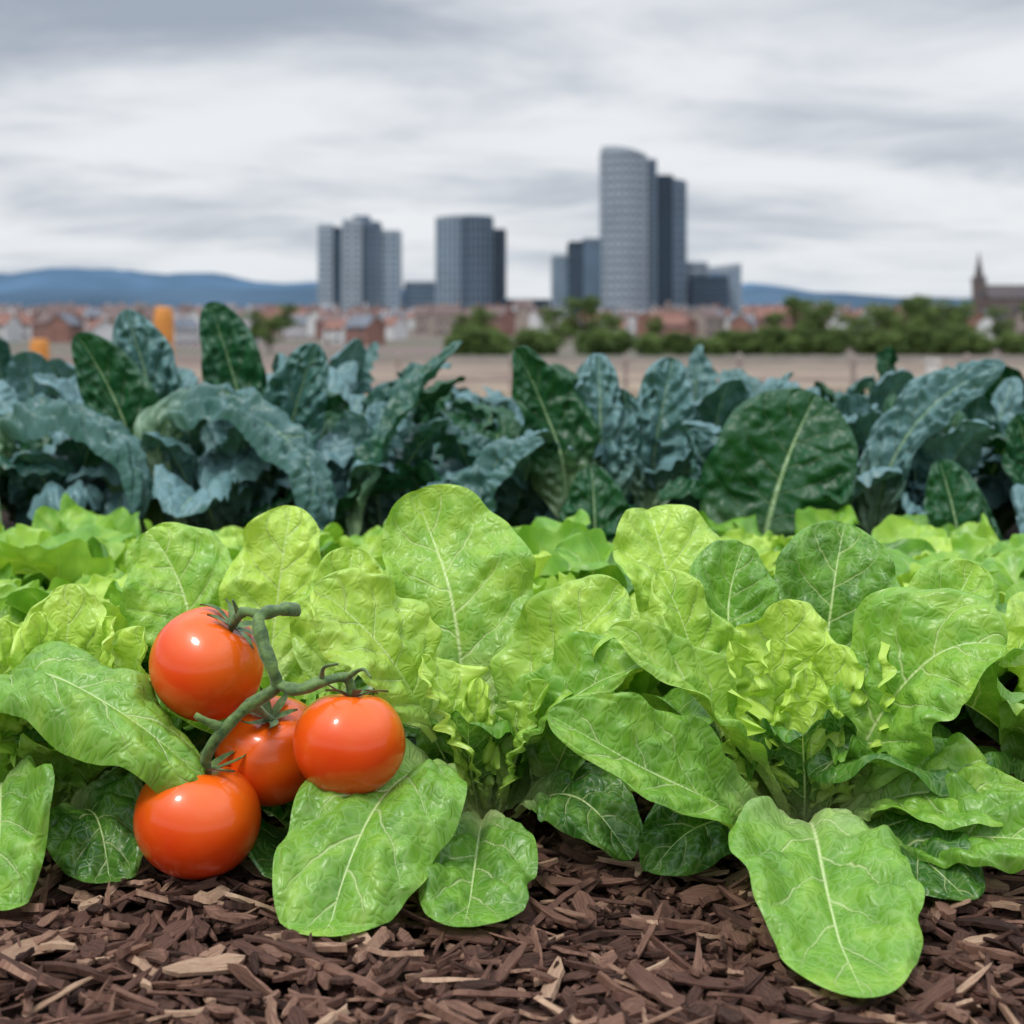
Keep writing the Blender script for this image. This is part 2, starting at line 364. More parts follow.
# left plant
rng = np.random.RandomState(21); B = Builder()
c = (-.325, 1.0, .012)
rosette(B, c, rng, n=18, L=.16, W=.05, front_gap=(0, .5), tone=(-.1, .75), res=(27, 40))
hero(B, [(-.350, .98, .05), (-.315, .935, .137), (-.255, .90, .126), (-.192, .885, .082)], (.1, -.4, 1), (.3, -.5, .8), .042, cup=-.6, ruf=.28, tone=.45, seed=sd(), vp=.45, k=.8, **hk)
hero(B, [(-.345, .97, .05), (-.325, .90, .070), (-.303, .838, .006)], (0, -.5, .9), (.1, -.85, .5), .040, cup=.5, ruf=.15, tone=.38, seed=sd(), **hk)
hero(B, [(-.31, .97, .03), (-.270, .92, .05), (-.248, .878, .010)], (0, -.5, .9), (.1, -.85, .5), .034, cup=.5, ruf=.2, tone=.05, seed=sd(), **hk)
for (tx, ty, tz, nx, ny, w, fr) in [(-.31, 1.0, .185, 0, -1, .044, .5), (-.275, .985, .165, -.8, -.5, .036, .5), (-.35, .97, .165, .7, -.5, .036, .6), (-.30, .965, .150, .1, -.8, .028, .9), (-.325, .975, .170, .2, -.8, .026, .9), (-.26, 1.0, .155, -.5, -.8, .036, .4)]:
    hero(B, [(-.32, .995, .02), (-.32+(tx+.32)*.7, .99+(ty-.99)*.6, .02+(tz-.02)*.55), (tx, ty, tz)],
         (nx, ny, .3), (nx*.8, ny*.8, .6), w, cup=.9, ruf=.30, rf=3.0, frill=fr*.6, tone=.88, seed=sd(), pet=.3, kind='lettuce', nu=49, nv=90)
B.obj('lettuce', [M_LET])

# plant behind the tomatoes
rng = np.random.RandomState(33); B = Builder()
rosette(B, (-.185, 1.09, .012), rng, n=20, L=.18, W=.05, outer=30, front_gap=(-.3, .25), tone=(.0, .7), res=(27, 40))
rosette(B, (-.14, 1.0, .008), rng, n=9, L=.12, W=.04, outer=25, inner=60, tone=(-.2, .1), res=(23, 34))
hero(B, [(-.19, 1.1, .07), (-.185, 1.13, .16), (-.178, 1.15, .222)], (.2, -.9, .3), (.1, -.7, .6), .044, cup=.8, ruf=.22, tone=.95, seed=sd(), **hk)
hero(B, [(-.25, 1.1, .07), (-.26, 1.13, .15), (-.295, 1.15, .202)], (.2, -.9, .3), (.1, -.7, .6), .05, cup=.7, ruf=.22, tone=.6, seed=sd(), **hk)
hero(B, [(-.14, 1.08, .07), (-.13, 1.10, .15), (-.125, 1.12, .192)], (-.2, -.9, .3), (.1, -.8, .5), .042, cup=.8, ruf=.22, tone=.8, seed=sd(), **hk)
B.obj('lettuce', [M_LET])

# other plants of the front row and the rows behind
rng = np.random.RandomState(55)
spots = [(.405, 1.02, 1.05), (-.50, 1.05, 1.0), (.60, 1.05, 1.0), (.06, 1.15, 1.0), (.34, 1.17, 1.0), (-.36, 1.2, 1.05)]
for j, yy in enumerate((1.30, 1.46, 1.62)):
    for i in range(-4, 5):
        spots.append((i*.165+(.08 if j % 2 else 0)+rng.uniform(-.03, .03), yy+rng.uniform(-.03, .03), rng.uniform(.95, 1.12)*(1, .98, .93)[j]))
for (x, y, scl) in spots:
    B = Builder()
    rosette(B, (x, y, .012), rng, n=13, L=.22, W=.064, outer=44, inner=84, tone=(.15, .95), res=(23, 34) if y > 1.2 else (29, 44), scale=scl)
    B.obj('lettuce', [M_LETB if y > 1.2 else M_LET])

# ------------------------------------------------------------------ kale
rng = np.random.RandomState(77)
def kale_rosette(B, c, rng, n=11, L=.36, W=.06, scale=1.):
    off = rng.rand()*6.28
    for i in range(n):
        f = i/(n-1); az = off+i*2.4+rng.uniform(-.3, .3)
        e0 = R(66+20*f+rng.uniform(-6, 6)); e1 = e0-R((120-92*f)+rng.uniform(-25, 20))
        rleaf(B, c, az, L*(1-.18*f)*rng.uniform(.85, 1.12)*scale, e0, e1, W*rng.uniform(.75, 1.2)*scale, rng, pw=1.5,
              kind='kale', cup=rng.uniform(-.8, .8), ruf=.2, rf=rng.uniform(3, 5), frill=.22, tone=rng.choice([.1, .55, .75, .88, .95])+rng.uniform(-.08, .08),
              puff=.0085, nu=29, nv=58, vp=.5, k=.9, pet=.12)
kspots = []
for j, (yy, s_) in enumerate(((1.96, .88), (2.14, .95), (2.34, 1.0), (2.55, 1.02))):
    for i in range(-5, 6):
        kspots.append((i*.2+(.1 if j % 2 else 0)+rng.uniform(-.03, .03), yy+rng.uniform(-.04, .04), s_*rng.uniform(.86, 1.0)*(1.05 if i < -1 else .97)))
KB = []
for (x, y, scl) in kspots:
    B = Builder(); kale_rosette(B, (x, y, .03), rng, scale=scl); KB.append((x, y, B))
def kh(pts, N0, N1, W, tone, **kw):
    x, y = pts[0][0], pts[0][1]
    k = min(KB, key=lambda q_: (q_[0]-x)**2+(q_[1]-y)**2)
    d = dict(kind='kale', nu=45, nv=84, cup=.6, ruf=.18, rf=3.5, puff=.0060, vp=.5, k=.85, pet=.12, seed=sd()); d.update(kw)
    hero(k[2], pts, N0, N1, W, tone=tone, **d)
kh([(-.484, 1.90, .08), (-.517, 1.90, .24), (-.575, 1.88, .362)], (.3, -.9, .2), (.2, -.8, .4), .052, .12)
kh([(-.470, 2.0, .10), (-.505, 2.0, .269), (-.544, 2.0, .396)], (.2, -.9, .2), (.1, -.9, .3), .048, .7, puff=.010)
kh([(-.657, 1.85, .08), (-.615, 1.85, .262), (-.53, 1.83, .245), (-.475, 1.80, .12)], (.3, -.3, .9), (.7, -.3, .6), .044, .62, cup=-.8, puff=.010)
kh([(-.417, 1.88, .08), (-.405, 1.86, .275), (-.31, 1.84, .245), (-.250, 1.80, .10)], (.3, -.3, .9), (.7, -.4, .5), .052, .66, cup=-.8, puff=.010)
kh([(-.33, 1.95, .08), (-.30, 1.95, .246), (-.268, 1.95, .348)], (0, -.9, .2), (.1, -.9, .3), .050, .6, puff=.010)
kh([(-.21, 1.85, .05), (-.17, 1.87, .206), (-.067, 1.9, .352)], (-.8, -.4, .4), (-.7, -.3, .6), .042, .42)
kh([(-.372, 2.1, .10), (-.40, 2.1, .26), (-.448, 2.1, .408)], (.2, -.9, .2), (.2, -.9, .3), .052, .2)
kh([(-.19, 2.15, .10), (-.185, 2.13, .24), (-.13, 2.08, .31)], (-.2, -.8, .4), (-.1, -.5, .8), .045, .5, puff=.009)
kh([(.075, 1.90, .10), (.05, 1.90, .25), (.004, 1.88, .342)], (.2, -.9, .2), (.2, -.8, .4), .058, .08)
kh([(.118, 1.93, .08), (.120, 1.93, .24), (.118, 1.95, .335)], (0, -.9, .2), (.1, -.9, .4), .049, .88, puff=.010)
kh([(.184, 1.93, .10), (.20, 1.93, .24), (.222, 1.95, .328)], (-.1, -.9, .2), (.1, -.9, .4), .050, .8, puff=.010)
kh([(.310, 1.80, .03), (.330, 1.78, .16), (.385, 1.80, .285)], (-.2, -.95, .3), (-.1, -.85, .45), .100, .06, cup=.5, ruf=.14, rf=2.5)
kh([(.478, 1.88, .06), (.538, 1.88, .246), (.645, 1.86, .322)], (-.4, -.7, .5), (-.3, -.6, .7), .042, .85, puff=.010)
kh([(.552, 1.75, .02), (.545, 1.74, .12), (.530, 1.76, .205)], (.2, -.95, .2), (0, -.8, .4), .052, .10)
kh([(.104, 1.80, .03), (.104, 1.78, .12), (.100, 1.80, .195)], (-.2, -.95, .2), (0, -.8, .4), .048, .06)
kh([(.70, 1.88, .08), (.69, 1.88, .18), (.668, 1.88, .255)], (0, -.95, .2), (0, -.9, .3), .05, .15)
kh([(-.05, 1.85, .05), (-.02, 1.83, .17), (.04, 1.80, .225)], (-.4, -.6, .6), (-.2, -.5, .8), .045, .72, puff=.009)
kh([(.25, 1.86, .05), (.26, 1.85, .16), (.225, 1.82, .235)], (.2, -.8, .4), (.2, -.6, .7), .048, .7, puff=.009)
for (x, y, B) in KB: B.obj('kale_plant', [M_KALE])

# ------------------------------------------------------------------ tomatoes
m, t = newmat('tomato_skin'); M_TOM = m
tc = t.n('ShaderNodeTexCoord'); sp = t.n('ShaderNodeSeparateXYZ', {0: tc.outputs['Object']})
n1 = t.n('ShaderNodeTexNoise', {'Vector': tc.outputs['Object'], 'Scale': 28.0, 'Detail': 3.0}).outputs[0]
n2 = t.n('ShaderNodeTexNoise', {'Vector': tc.outputs['Object'], 'Scale': 900.0, 'Detail': 1.0}).outputs[0]
f = t.m('ADD', t.mr(sp.outputs[2], -.01, .032, 0, .6), t.m('MULTIPLY_ADD', n1, .6, -.2), clamp=True)
c = t.mix(f, (.86, .058, .004), (.93, .18, .006))
bp = t.n('ShaderNodeBump', {'Strength': .10, 'Distance': .0004, 'Height': n2})
out(t, t.n('ShaderNodeBsdfPrincipled', {'Base Color': c, 'Roughness': .30, 'Specular IOR Level': .38, 'Coat Weight': .5, 'Coat Roughness': .08, 'Normal': bp.outputs[0]}).outputs[0])
m, t = newmat('tomato_stem_green'); M_STEM = m
tc = t.n('ShaderNodeTexCoord')
n1 = t.n('ShaderNodeTexNoise', {'Vector': tc.outputs['Object'], 'Scale': 150.0, 'Detail': 4.0}).outputs[0]
c = t.mix(t.mr(n1, .3, .7), (.040, .090, .018), (.15, .25, .055))
bp = t.n('ShaderNodeBump', {'Strength': .9, 'Distance': .0015, 'Height': n1})
out(t, t.n('ShaderNodeBsdfPrincipled', {'Base Color': c, 'Roughness': .6, 'Sheen Weight': .25, 'Normal': bp.outputs[0]}).outputs[0])

def tomato(cx, cy, cz, r, rz, axis, seed):
    rng = np.random.RandomState(seed); B = Builder()
    nu_, nv_ = 64, 40
    th = np.linspace(0, np.pi, nv_); ph = np.linspace(0, 2*np.pi, nu_, endpoint=False)
    TH, PH = np.meshgrid(th, ph, indexing='ij')
    lob = 1+.028*np.sin(TH)*np.cos(5*PH+seed)*np.clip(np.cos(TH)+.35, 0, 1) + .014*np.cos(2*PH+seed*2)
    rr = r*np.sin(TH)**.93*lob
    zz = rz*np.cos(TH)*1.0 - rz*.20*np.exp(-(TH/.30)**2)*(1) + rz*.03*np.exp(-((np.pi-TH)/.2)**2)
    V = np.stack([rr*np.cos(PH), rr*np.sin(PH), zz], -1).reshape(-1, 3)
    F = []
    for i in range(nv_-1):
        for j in range(nu_):
            F.append((i*nu_+j, (i+1)*nu_+j, (i+1)*nu_+(j+1) % nu_, i*nu_+(j+1) % nu_))
    B.addl(V, F)
    ns = 6
    for k in range(ns):
        a = k*6.283/ns+rng.uniform(-.2, .2); Ls = r*rng.uniform(.6, .85); cur = rng.uniform(.2, 1.0)
        V = []; n = 10; tw_ = rng.uniform(-.5, .5)
        for i in range(n):
            q = i/(n-1); rad = .001+Ls*q*(1-.2*q); aa = a+tw_*q*q
            surf = rz*(math.sqrt(max(0, 1-(rad/r)**2)))-rz*.2*math.exp(-(rad/r/.3)**2)
            z = surf+.0022+cur*.012*q**2.2
            w = .0030*(math.sin(math.pi*min(1, q*.8+.22))**.8)+.0001
            for e, dz in ((-1, .0006), (0, -.0006), (1, .0006)):
                V.append((rad*math.cos(aa)-e*w*math.sin(aa), rad*math.sin(aa)+e*w*math.cos(aa), z+dz))
        F = [(i*3+j, i*3+j+1, i*3+j+4, i*3+j+3) for i in range(n-1) for j in range(2)]
        B.addl(V, F, mi=1)
    o = B.obj('tomato', [M_TOM, M_STEM], attrs=False)
    o.rotation_mode = 'QUATERNION'
    o.rotation_quaternion = Vector((0, 0, 1)).rotation_difference(Vector(axis).normalized())
    o.location = (cx, cy, cz)
    return Vector((cx, cy, cz))+Vector(axis).normalized()*rz*.82
t1 = tomato(-.1995, .93, .145, .0375, .0355, (.55, -.1, .8), 1)
t2 = tomato(-.1600, .945, .084, .0365, .0335, (.05, -.45, .85), 2)
t3 = tomato(-.1025, .90, .102, .0350, .0325, (.03, .18, .95), 3)
t4 = tomato(-.199, .900, .054, .0400, .0355, (.15, .05, .95), 4)

def tube(B, pts, r0, r1, ns=10, seed=0):
    pts = np.array(pts, float); M_ = len(pts)
    P = np.vstack([2*pts[0]-pts[1], pts, 2*pts[-1]-pts[-2]]); O = []
    for i in range(M_-1):
        p0, p1, p2, p3 = P[i:i+4]
        for tt in np.linspace(0, 1, 9, endpoint=(i == M_-2)):
            O.append(.5*((2*p1)+(-p0+p2)*tt+(2*p0-5*p1+4*p2-p3)*tt**2+(-p0+3*p1-3*p2+p3)*tt**3))
    O = np.array(O); T = nrm(np.gradient(O, axis=0))
    ref = np.array([.3, 1, .1]); S = nrm(np.cross(T, ref)); U_ = np.cross(S, T)
    rad = np.linspace(r0, r1, len(O))*(1+.28*vn(np.arange(len(O))*.3+seed, .5))
    a = np.linspace(0, 2*np.pi, ns, endpoint=False)
    ridge = 1+.10*np.cos(a*3+seed)
    V = O[:, None]+rad[:, None, None]*ridge[None, :, None]*(np.cos(a)[None, :, None]*S[:, None]+np.sin(a)[None, :, None]*U_[:, None])
    idx = np.arange(len(O)*ns).reshape(len(O), ns)
    F = [(idx[i, j], idx[i, (j+1) % ns], idx[i+1, (j+1) % ns], idx[i+1, j]) for i in range(len(O)-1) for j in range(ns)]
    F.append(tuple(idx[0][::-1])); F.append(tuple(idx[-1]))
    B.addl(V.reshape(-1, 3), F)
B = Builder()
tube(B, [(-.143, .94, .178), (-.150, .925, .181), (-.162, .912, .179), (-.1575, .903, .163), (-.151, .898, .149), (-.150, .90, .137), (-.166, .893, .127), (-.1815, .888, .112), (-.1905, .890, .098), tuple(t4)], .0045, .0036)
tube(B, [(-.160, .914, .179), (-.170, .914, .182), (-.177, .919, .178), tuple(t1)], .0034, .003, seed=3)
tube(B, [(-.149, .90, .139), (-.135, .895, .1365), (-.118, .895, .142), (-.105, .902, .142), tuple(t3)], .0038, .003, seed=5)
tube(B, [(-.166, .894, .128), (-.162, .905, .122), tuple(t2)], .003, .0027, seed=7)
tube(B, [(-.1815, .888, .115), (-.192, .884, .121), (-.197, .884, .124)], .0030, .0018, seed=9)
tube(B, [(-.176, .919, .178), (-.179, .912, .190)], .002, .001, seed=9)
tube(B, [(-.105, .90, .143), (-.094, .893, .150), (-.088, .888, .146)], .0018, .0008, seed=9)
tube(B, [(-.120, .896, .143), (-.117, .886, .153), (-.108, .882, .156)], .0018, .0008, seed=9)
B.obj('tomato_vine_stem', [M_STEM], attrs=False)

# ------------------------------------------------------------------ simple materials
def plain(name, col, rough=.7, var=.2, scale=1.0, metal=0, spec=.4):
    m, t = newmat(name)
    g = t.n('ShaderNodeNewGeometry')
    n1 = t.n('ShaderNodeTexNoise', {'Vector': g.outputs['Position'], 'Scale': scale, 'Detail': 3.0}).outputs[0]
    hs = t.n('ShaderNodeHueSaturation', {'Value': t.mr(n1, .3, .7, 1-var, 1+var), 'Color': (*col, 1)})
    out(t, t.n('ShaderNodeBsdfPrincipled', {'Base Color': hs.outputs[0], 'Roughness': rough, 'Metallic': metal, 'Specular IOR Level': spec}).outputs[0])
    return m
M_CONC = plain('tower_cladding_light', (.36, .41, .46), .6, .06, .05)  # cladding lightened and blued, distance haze put into its colour
M_CONC2 = plain('tower_cladding_mid', (.15, .20, .26), .5, .06, .05)
M_DARK = plain('tower_cladding_dark', (.040, .065, .095), .5, .08, .05, spec=.3)
M_GLASS = plain('tower_glass', (.055, .09, .13), .3, .2, .06, spec=.5)
M_GLASSB = plain('tower_glass_blue', (.10, .18, .26), .25, .2, .06, spec=.6)

# ------------------------------------------------------------------ towers
def tower(B, foot, z0, ztop, floor=3.6, band=.45, mull=4.0, mat=0, glass=1, fin=.3):
    foot = np.array(foot, float); n = len(foot); cen = foot.mean(0)
    def offs(d):
        v = foot-cen; return cen+v*(1+d/np.linalg.norm(v, axis=1, keepdims=True))
    zt = np.array([ztop(p[0], p[1]) for p in foot])
    inner = foot
    V = [(*p, z0) for p in inner]+[(*p, z) for p, z in zip(inner, zt)]
    F = [(i, (i+1) % n, n+(i+1) % n, n+i) for i in range(n)]+[tuple(range(n, 2*n))]
    B.addl(V, F, mi=glass)
    o = offs(.5); z = z0; zm = zt.max()
    while z < zm-1:
        a = np.minimum(z, zt); b = np.minimum(z+floor*band, zt)
        V = [(*p, q) for p, q in zip(o, a)]+[(*p, q) for p, q in zip(o, b)]+[(*p, q) for p, q in zip(inner, a)]+[(*p, q) for p, q in zip(inner, b)]
        F = []
        for i in range(n):
            j = (i+1) % n
            if b[i]-a[i] < .05 and b[j]-a[j] < .05: continue
            F += [(i, j, n+j, n+i), (n+i, n+j, 3*n+j, 3*n+i), (2*n+i, 2*n+j, j, i)]
        if F: B.addl(V, F, mi=mat)
        z += floor
    o2 = offs(.8)
    V = [(*p, q-1.5) for p, q in zip(o2, zt)]+[(*p, q+1.2) for p, q in zip(o2, zt)]+[(*p, q+1.2) for p, q in zip(offs(-1), zt)]+[(*p, q-.1) for p, q in zip(offs(-1), zt)]
    F = []
    for i in range(n):
        j = (i+1) % n
        F += [(i, j, n+j, n+i), (n+i, n+j, 2*n+j, 2*n+i), (2*n+i, 2*n+j, 3*n+j, 3*n+i)]
    B.addl(V, F, mi=mat)
    for i in range(n):
        p, q_ = foot[i], foot[(i+1) % n]; Ln = np.linalg.norm(q_-p); k = max(1, int(Ln/mull))
        d = (q_-p)/Ln; nn = np.array([d[1], -d[0]])
        for j in range(k):
            c_ = p+(q_-p)*j/k; zz = zt[i]+(zt[(i+1) % n]-zt[i])*j/k
            P4 = [c_-d*fin-nn*.1, c_+d*fin-nn*.1, c_+d*fin+nn*.9, c_-d*fin+nn*.9]
            V = [(*a_, z0) for a_ in P4]+[(*a_, zz) for a_ in P4]
            B.addl(V, [(0, 1, 5, 4), (1, 2, 6, 5), (2, 3, 7, 6), (3, 0, 4, 7), (4, 5, 6, 7)], mi=mat)
def rect(x0, x1, y0, y1, bow=0, n=6):
    P = []
    for i in range(n+1):
        f = i/n; P.append((x0+(x1-x0)*f, y0-bow*math.sin(math.pi*f)))
    P += [(x1, y1), (x0, y1)]
    return P
def tobj(name, parts, mats):
    B = Builder()
    for p in parts: tower(B, *p[0], **p[1])
    return B.obj(name, mats, smooth=False, attrs=False)
zb = 4
ML = [M_CONC, M_GLASS, M_CONC2, M_DARK, M_GLASSB]
tobj('apartment_tower_block', [
    ((rect(-136, -127, 1000, 1025, n=2), zb, lambda x, y: 77), dict(mat=0, glass=4, band=.6, floor=4.5, mull=4.5, fin=.6)),
    ((rect(-126.5, -118.5, 1003, 1025, n=2), zb, lambda x, y: 75), dict(mat=3, glass=4, band=.2)),
    ((rect(-118, -106, 994, 1025, n=2), zb, lambda x, y: 80), dict(mat=0, glass=1, band=.6, floor=4.5, mull=6, fin=.8)),
    ((rect(-105.5, -94, 998, 1025, n=2), zb, lambda x, y: 79), dict(mat=2, glass=1, band=.4, floor=4.5)),
    ((rect(-111, -101, 1000, 1015, n=2), 79, lambda x, y: 83), dict(mat=2, glass=1, band=.8)),
    ((rect(-93.5, -80, 1002, 1025, n=2), zb, lambda x, y: 73), dict(mat=0, glass=4, band=.45, floor=4.5, mull=6, fin=.6))], ML)
tobj('glass_office_tower', [
    ((rect(-53, -34, 1000, 1030, bow=5), zb, lambda x, y: 82+(x+53)*.08), dict(mat=0, glass=4, band=.16, floor=6, mull=9, fin=.5)),
    ((rect(-33.5, -14, 1000, 1030, bow=5), zb, lambda x, y: 83.5-(x+33)*.05), dict(mat=2, glass=3, band=.3, floor=6, mull=9, fin=.6)),
    ((rect(-13.5, -5, 1003, 1028), zb, lambda x, y: 74), dict(mat=3, glass=1, band=.4))], ML)
tobj('office_block', [((rect(-76, -54, 1010, 1030, n=2), zb, lambda x, y: 37), dict(mat=2, glass=4, band=.4))], ML)
tobj('office_block', [((rect(-4, 27, 1030, 1050, n=2), zb, lambda x, y: 25), dict(mat=3, glass=1, band=.4))], ML)
tobj('office_block', [((rect(29, 40, 1005, 1025, n=2), zb, lambda x, y: 56), dict(mat=0, glass=4, band=.25, floor=5, mull=5)),
                      ((rect(40.5, 50, 1000, 1025, n=2), zb, lambda x, y: 65), dict(mat=3, glass=1, band=.2)),
                      ((rect(50.5, 62, 998, 1025, n=2), zb, lambda x, y: 67), dict(mat=2, glass=4, band=.3, floor=5))], ML)
tobj('curved_skyscraper', [((rect(64, 94, 996, 1026, bow=8, n=6), zb, lambda x, y: 131-9*((x-64)/37)**2), dict(mat=0, glass=1, band=.56, mull=12, floor=5.8, fin=.6)),
                           ((rect(94.5, 101, 1000, 1028, n=2), zb, lambda x, y: 123), dict(mat=2, glass=1, band=.4))], ML)
tobj('dark_skyscraper', [((rect(101.5, 113, 1003, 1030, n=2), zb, lambda x, y: 112), dict(mat=3, glass=3, band=.3)),
                         ((rect(113.5, 122, 1000, 1030, n=2), zb, lambda x, y: 110-(x-110)*.2), dict(mat=2, glass=1, band=.4, floor=5.8))], ML)
tobj('office_block', [((rect(122.5, 138, 1006, 1028, n=2), zb, lambda x, y: 51), dict(mat=0, glass=1, band=.45, floor=5, mull=6))], ML)
tobj('office_block', [((rect(139, 161, 1003, 1028, n=2), zb, lambda x, y: 47+(x-139)*.12), dict(mat=0, glass=4, band=.45, floor=5, mull=6)),
                      ((rect(126, 150, 990, 1002, n=2), zb, lambda x, y: 40), dict(mat=3, glass=1, band=.4))], ML)

# ------------------------------------------------------------------ houses
WALLS = [plain('house_wall_brick', (.27, .14, .11), .85, .15, .5), plain('house_wall_render', (.62, .61, .60), .8, .08, .5), plain('house_wall_buff', (.34, .28, .24), .85, .12, .5)]  # wall and roof colours muted to carry painted distance haze
ROOFS = [plain('roof_slate', (.15, .165, .19), .7, .15, .5), plain('roof_tile', (.25, .125, .095), .8, .15, .5), plain('roof_brown', (.16, .11, .10), .8, .15, .5)]
M_WIN = plain('house_window', (.06, .07, .085), .2, .1, 1, spec=.8)
M_DOOR = plain('house_door', (.10, .05, .05), .5, .1, 1)
def house_mesh(w, d, h, rh, wall, roof, nb):
    B = Builder()
    V = [(0,0,-6),(w,0,-6),(w,d,-6),(0,d,-6),(0,0,h),(w,0,h),(w,d,h),(0,d,h),(0,d/2,h+rh),(w,d/2,h+rh)]
    B.addl(V, [(0,1,5,4),(2,3,7,6),(1,2,6,9,5),(3,0,4,8,7)], mi=0)
    e = .4
    V = [(-e,-e,h-.25),(w+e,-e,h-.25),(w+e,d/2,h+rh+.05),(-e,d/2,h+rh+.05),(-e,d+e,h-.25),(w+e,d+e,h-.25)]
    V += [(x, y, z+.18) for x, y, z in V]
    B.addl(V, [(6,7,8,9),(9,8,11,10),(0,1,7,6),(1,2,8,7),(2,5,11,8),(5,4,10,11),(4,3,9,10),(3,0,6,9)], mi=1)
    bw = w/nb
    for i in range(nb):
        x = i*bw
        B.box(x+bw*.55, x+bw*.85, -.06, .02, 1.0, 2.3, 2); B.box(x+bw*.15, x+bw*.4, -.06, .02, 3.8, 5.0, 2); B.box(x+bw*.6, x+bw*.85, -.06, .02, 3.8, 5.0, 2)
        B.box(x+bw*.15, x+bw*.35, -.07, .02, -.2, 2.1, 3)
        B.box(x+bw*.9, x+bw*.9+.9, d/2-.4, d/2+.4, h+rh-.6, h+rh+1.3, 0)
    o = B.obj('house_tmp', [WALLS[wall], ROOFS[roof], M_WIN, M_DOOR], smooth=False, attrs=False)
    me = o.data; bpy.data.objects.remove(o); me.name = 'terraced_house_mesh'
    return me
HM = [house_mesh(9, 8, 5.6, 3, 0, 0, 1), house_mesh(14, 8, 5.6, 3, 0, 1, 4), house_mesh(9, 8, 6.2, 2.8, 1, 0, 3), house_mesh(10, 9, 7, 3, 2, 2, 2), house_mesh(16, 10, 6.5, 2.6, 0, 2, 4), house_mesh(8, 8, 5.4, 3, 1, 1, 1), house_mesh(7, 7, 9, 2, 1, 2, 1)]
rng = np.random.RandomState(9)
for i in range(600):
    y = 330+1600*rng.rand()**1.2
    x = rng.uniform(-.42, .42)*y
    if y < 420 and x > -.1*y: continue
    if 950 < y < 1060 and -150 < x < 175: continue
    o = bpy.data.objects.new('terraced_house', HM[rng.randint(len(HM))]); scene.collection.objects.link(o)
    o.location = (x, y, zg(y)-.2); o.rotation_euler[2] = rng.normal(0, .5)+(math.pi/2 if rng.rand() < .35 else 0)
    s_ = rng.uniform(.85, 1.1)*(.8 if y < 500 else 1); o.scale = (s_, s_, s_*rng.uniform(.95, 1.2))

# church
B = Builder(); x0, y0, z0 = 197, 600, 1
M_ST = plain('church_stone', (.15, .115, .105), .9, .15, .5)
B.box(x0-2.3, x0+2.3, y0-2.3, y0+2.3, z0, 22, 0)
for i in range(8):
    a = i*math.pi/4+math.pi/8; b = a+math.pi/4
    B.addl([(x0+2.4*math.cos(a), y0+2.4*math.sin(a), 22), (x0+2.4*math.cos(b), y0+2.4*math.sin(b), 22), (x0, y0, 36)], [(0, 1, 2)], mi=1)
for sx in (-2.1, 2.1):
    for sy in (-2.1, 2.1): B.box(x0+sx-.35, x0+sx+.35, y0+sy-.35, y0+sy+.35, 22, 25, 0)
B.box(x0-.9, x0+.9, y0-2.36, y0-2.28, 16, 19.5, 2)
B.box(x0+2.3, x0+24, y0-5, y0+5, z0, 16, 0)
B.addl([(x0+2.3, y0-5.5, 15.8), (x0+24.5, y0-5.5, 15.8), (x0+24.5, y0, 21.5), (x0+2.3, y0, 21.5), (x0+2.3, y0+5.5, 15.8), (x0+24.5, y0+5.5, 15.8)], [(0, 1, 2, 3), (3, 2, 5, 4), (1, 5, 2), (0, 3, 4)], mi=1)
for i in range(5): B.box(x0+5+i*4, x0+6.4+i*4, y0-5.06, y0-4.98, 8, 13, 2)
B.obj('church_with_spire', [M_ST, plain('church_roof', (.10, .085, .085), .8, .1, .5), M_WIN], smooth=False, attrs=False)

# ------------------------------------------------------------------ hills
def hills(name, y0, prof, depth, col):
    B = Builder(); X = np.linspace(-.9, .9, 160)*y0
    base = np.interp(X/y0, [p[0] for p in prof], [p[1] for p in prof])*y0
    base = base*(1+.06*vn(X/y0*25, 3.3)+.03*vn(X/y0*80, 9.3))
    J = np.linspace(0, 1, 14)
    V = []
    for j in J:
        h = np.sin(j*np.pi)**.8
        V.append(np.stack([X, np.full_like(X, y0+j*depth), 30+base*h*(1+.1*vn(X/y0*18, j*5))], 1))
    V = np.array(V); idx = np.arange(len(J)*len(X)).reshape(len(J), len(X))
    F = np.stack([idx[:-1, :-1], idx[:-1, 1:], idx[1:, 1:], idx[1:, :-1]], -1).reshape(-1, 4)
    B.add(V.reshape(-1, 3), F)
    B.obj(name, [plain(name+'_hazed_woodland', col, .95, .25, .0015, spec=0)], attrs=False)  # blue of the distance haze is painted into the hill colour
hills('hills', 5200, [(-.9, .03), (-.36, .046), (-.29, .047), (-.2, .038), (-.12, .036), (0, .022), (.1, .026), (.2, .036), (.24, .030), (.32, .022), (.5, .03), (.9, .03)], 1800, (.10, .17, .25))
hills('hills', 3500, [(-.9, .02), (-.3, .026), (-.15, .029), (-.05, .020), (.1, .016), (.2, .028), (.3, .020), (.9, .02)], 900, (.075, .12, .17))

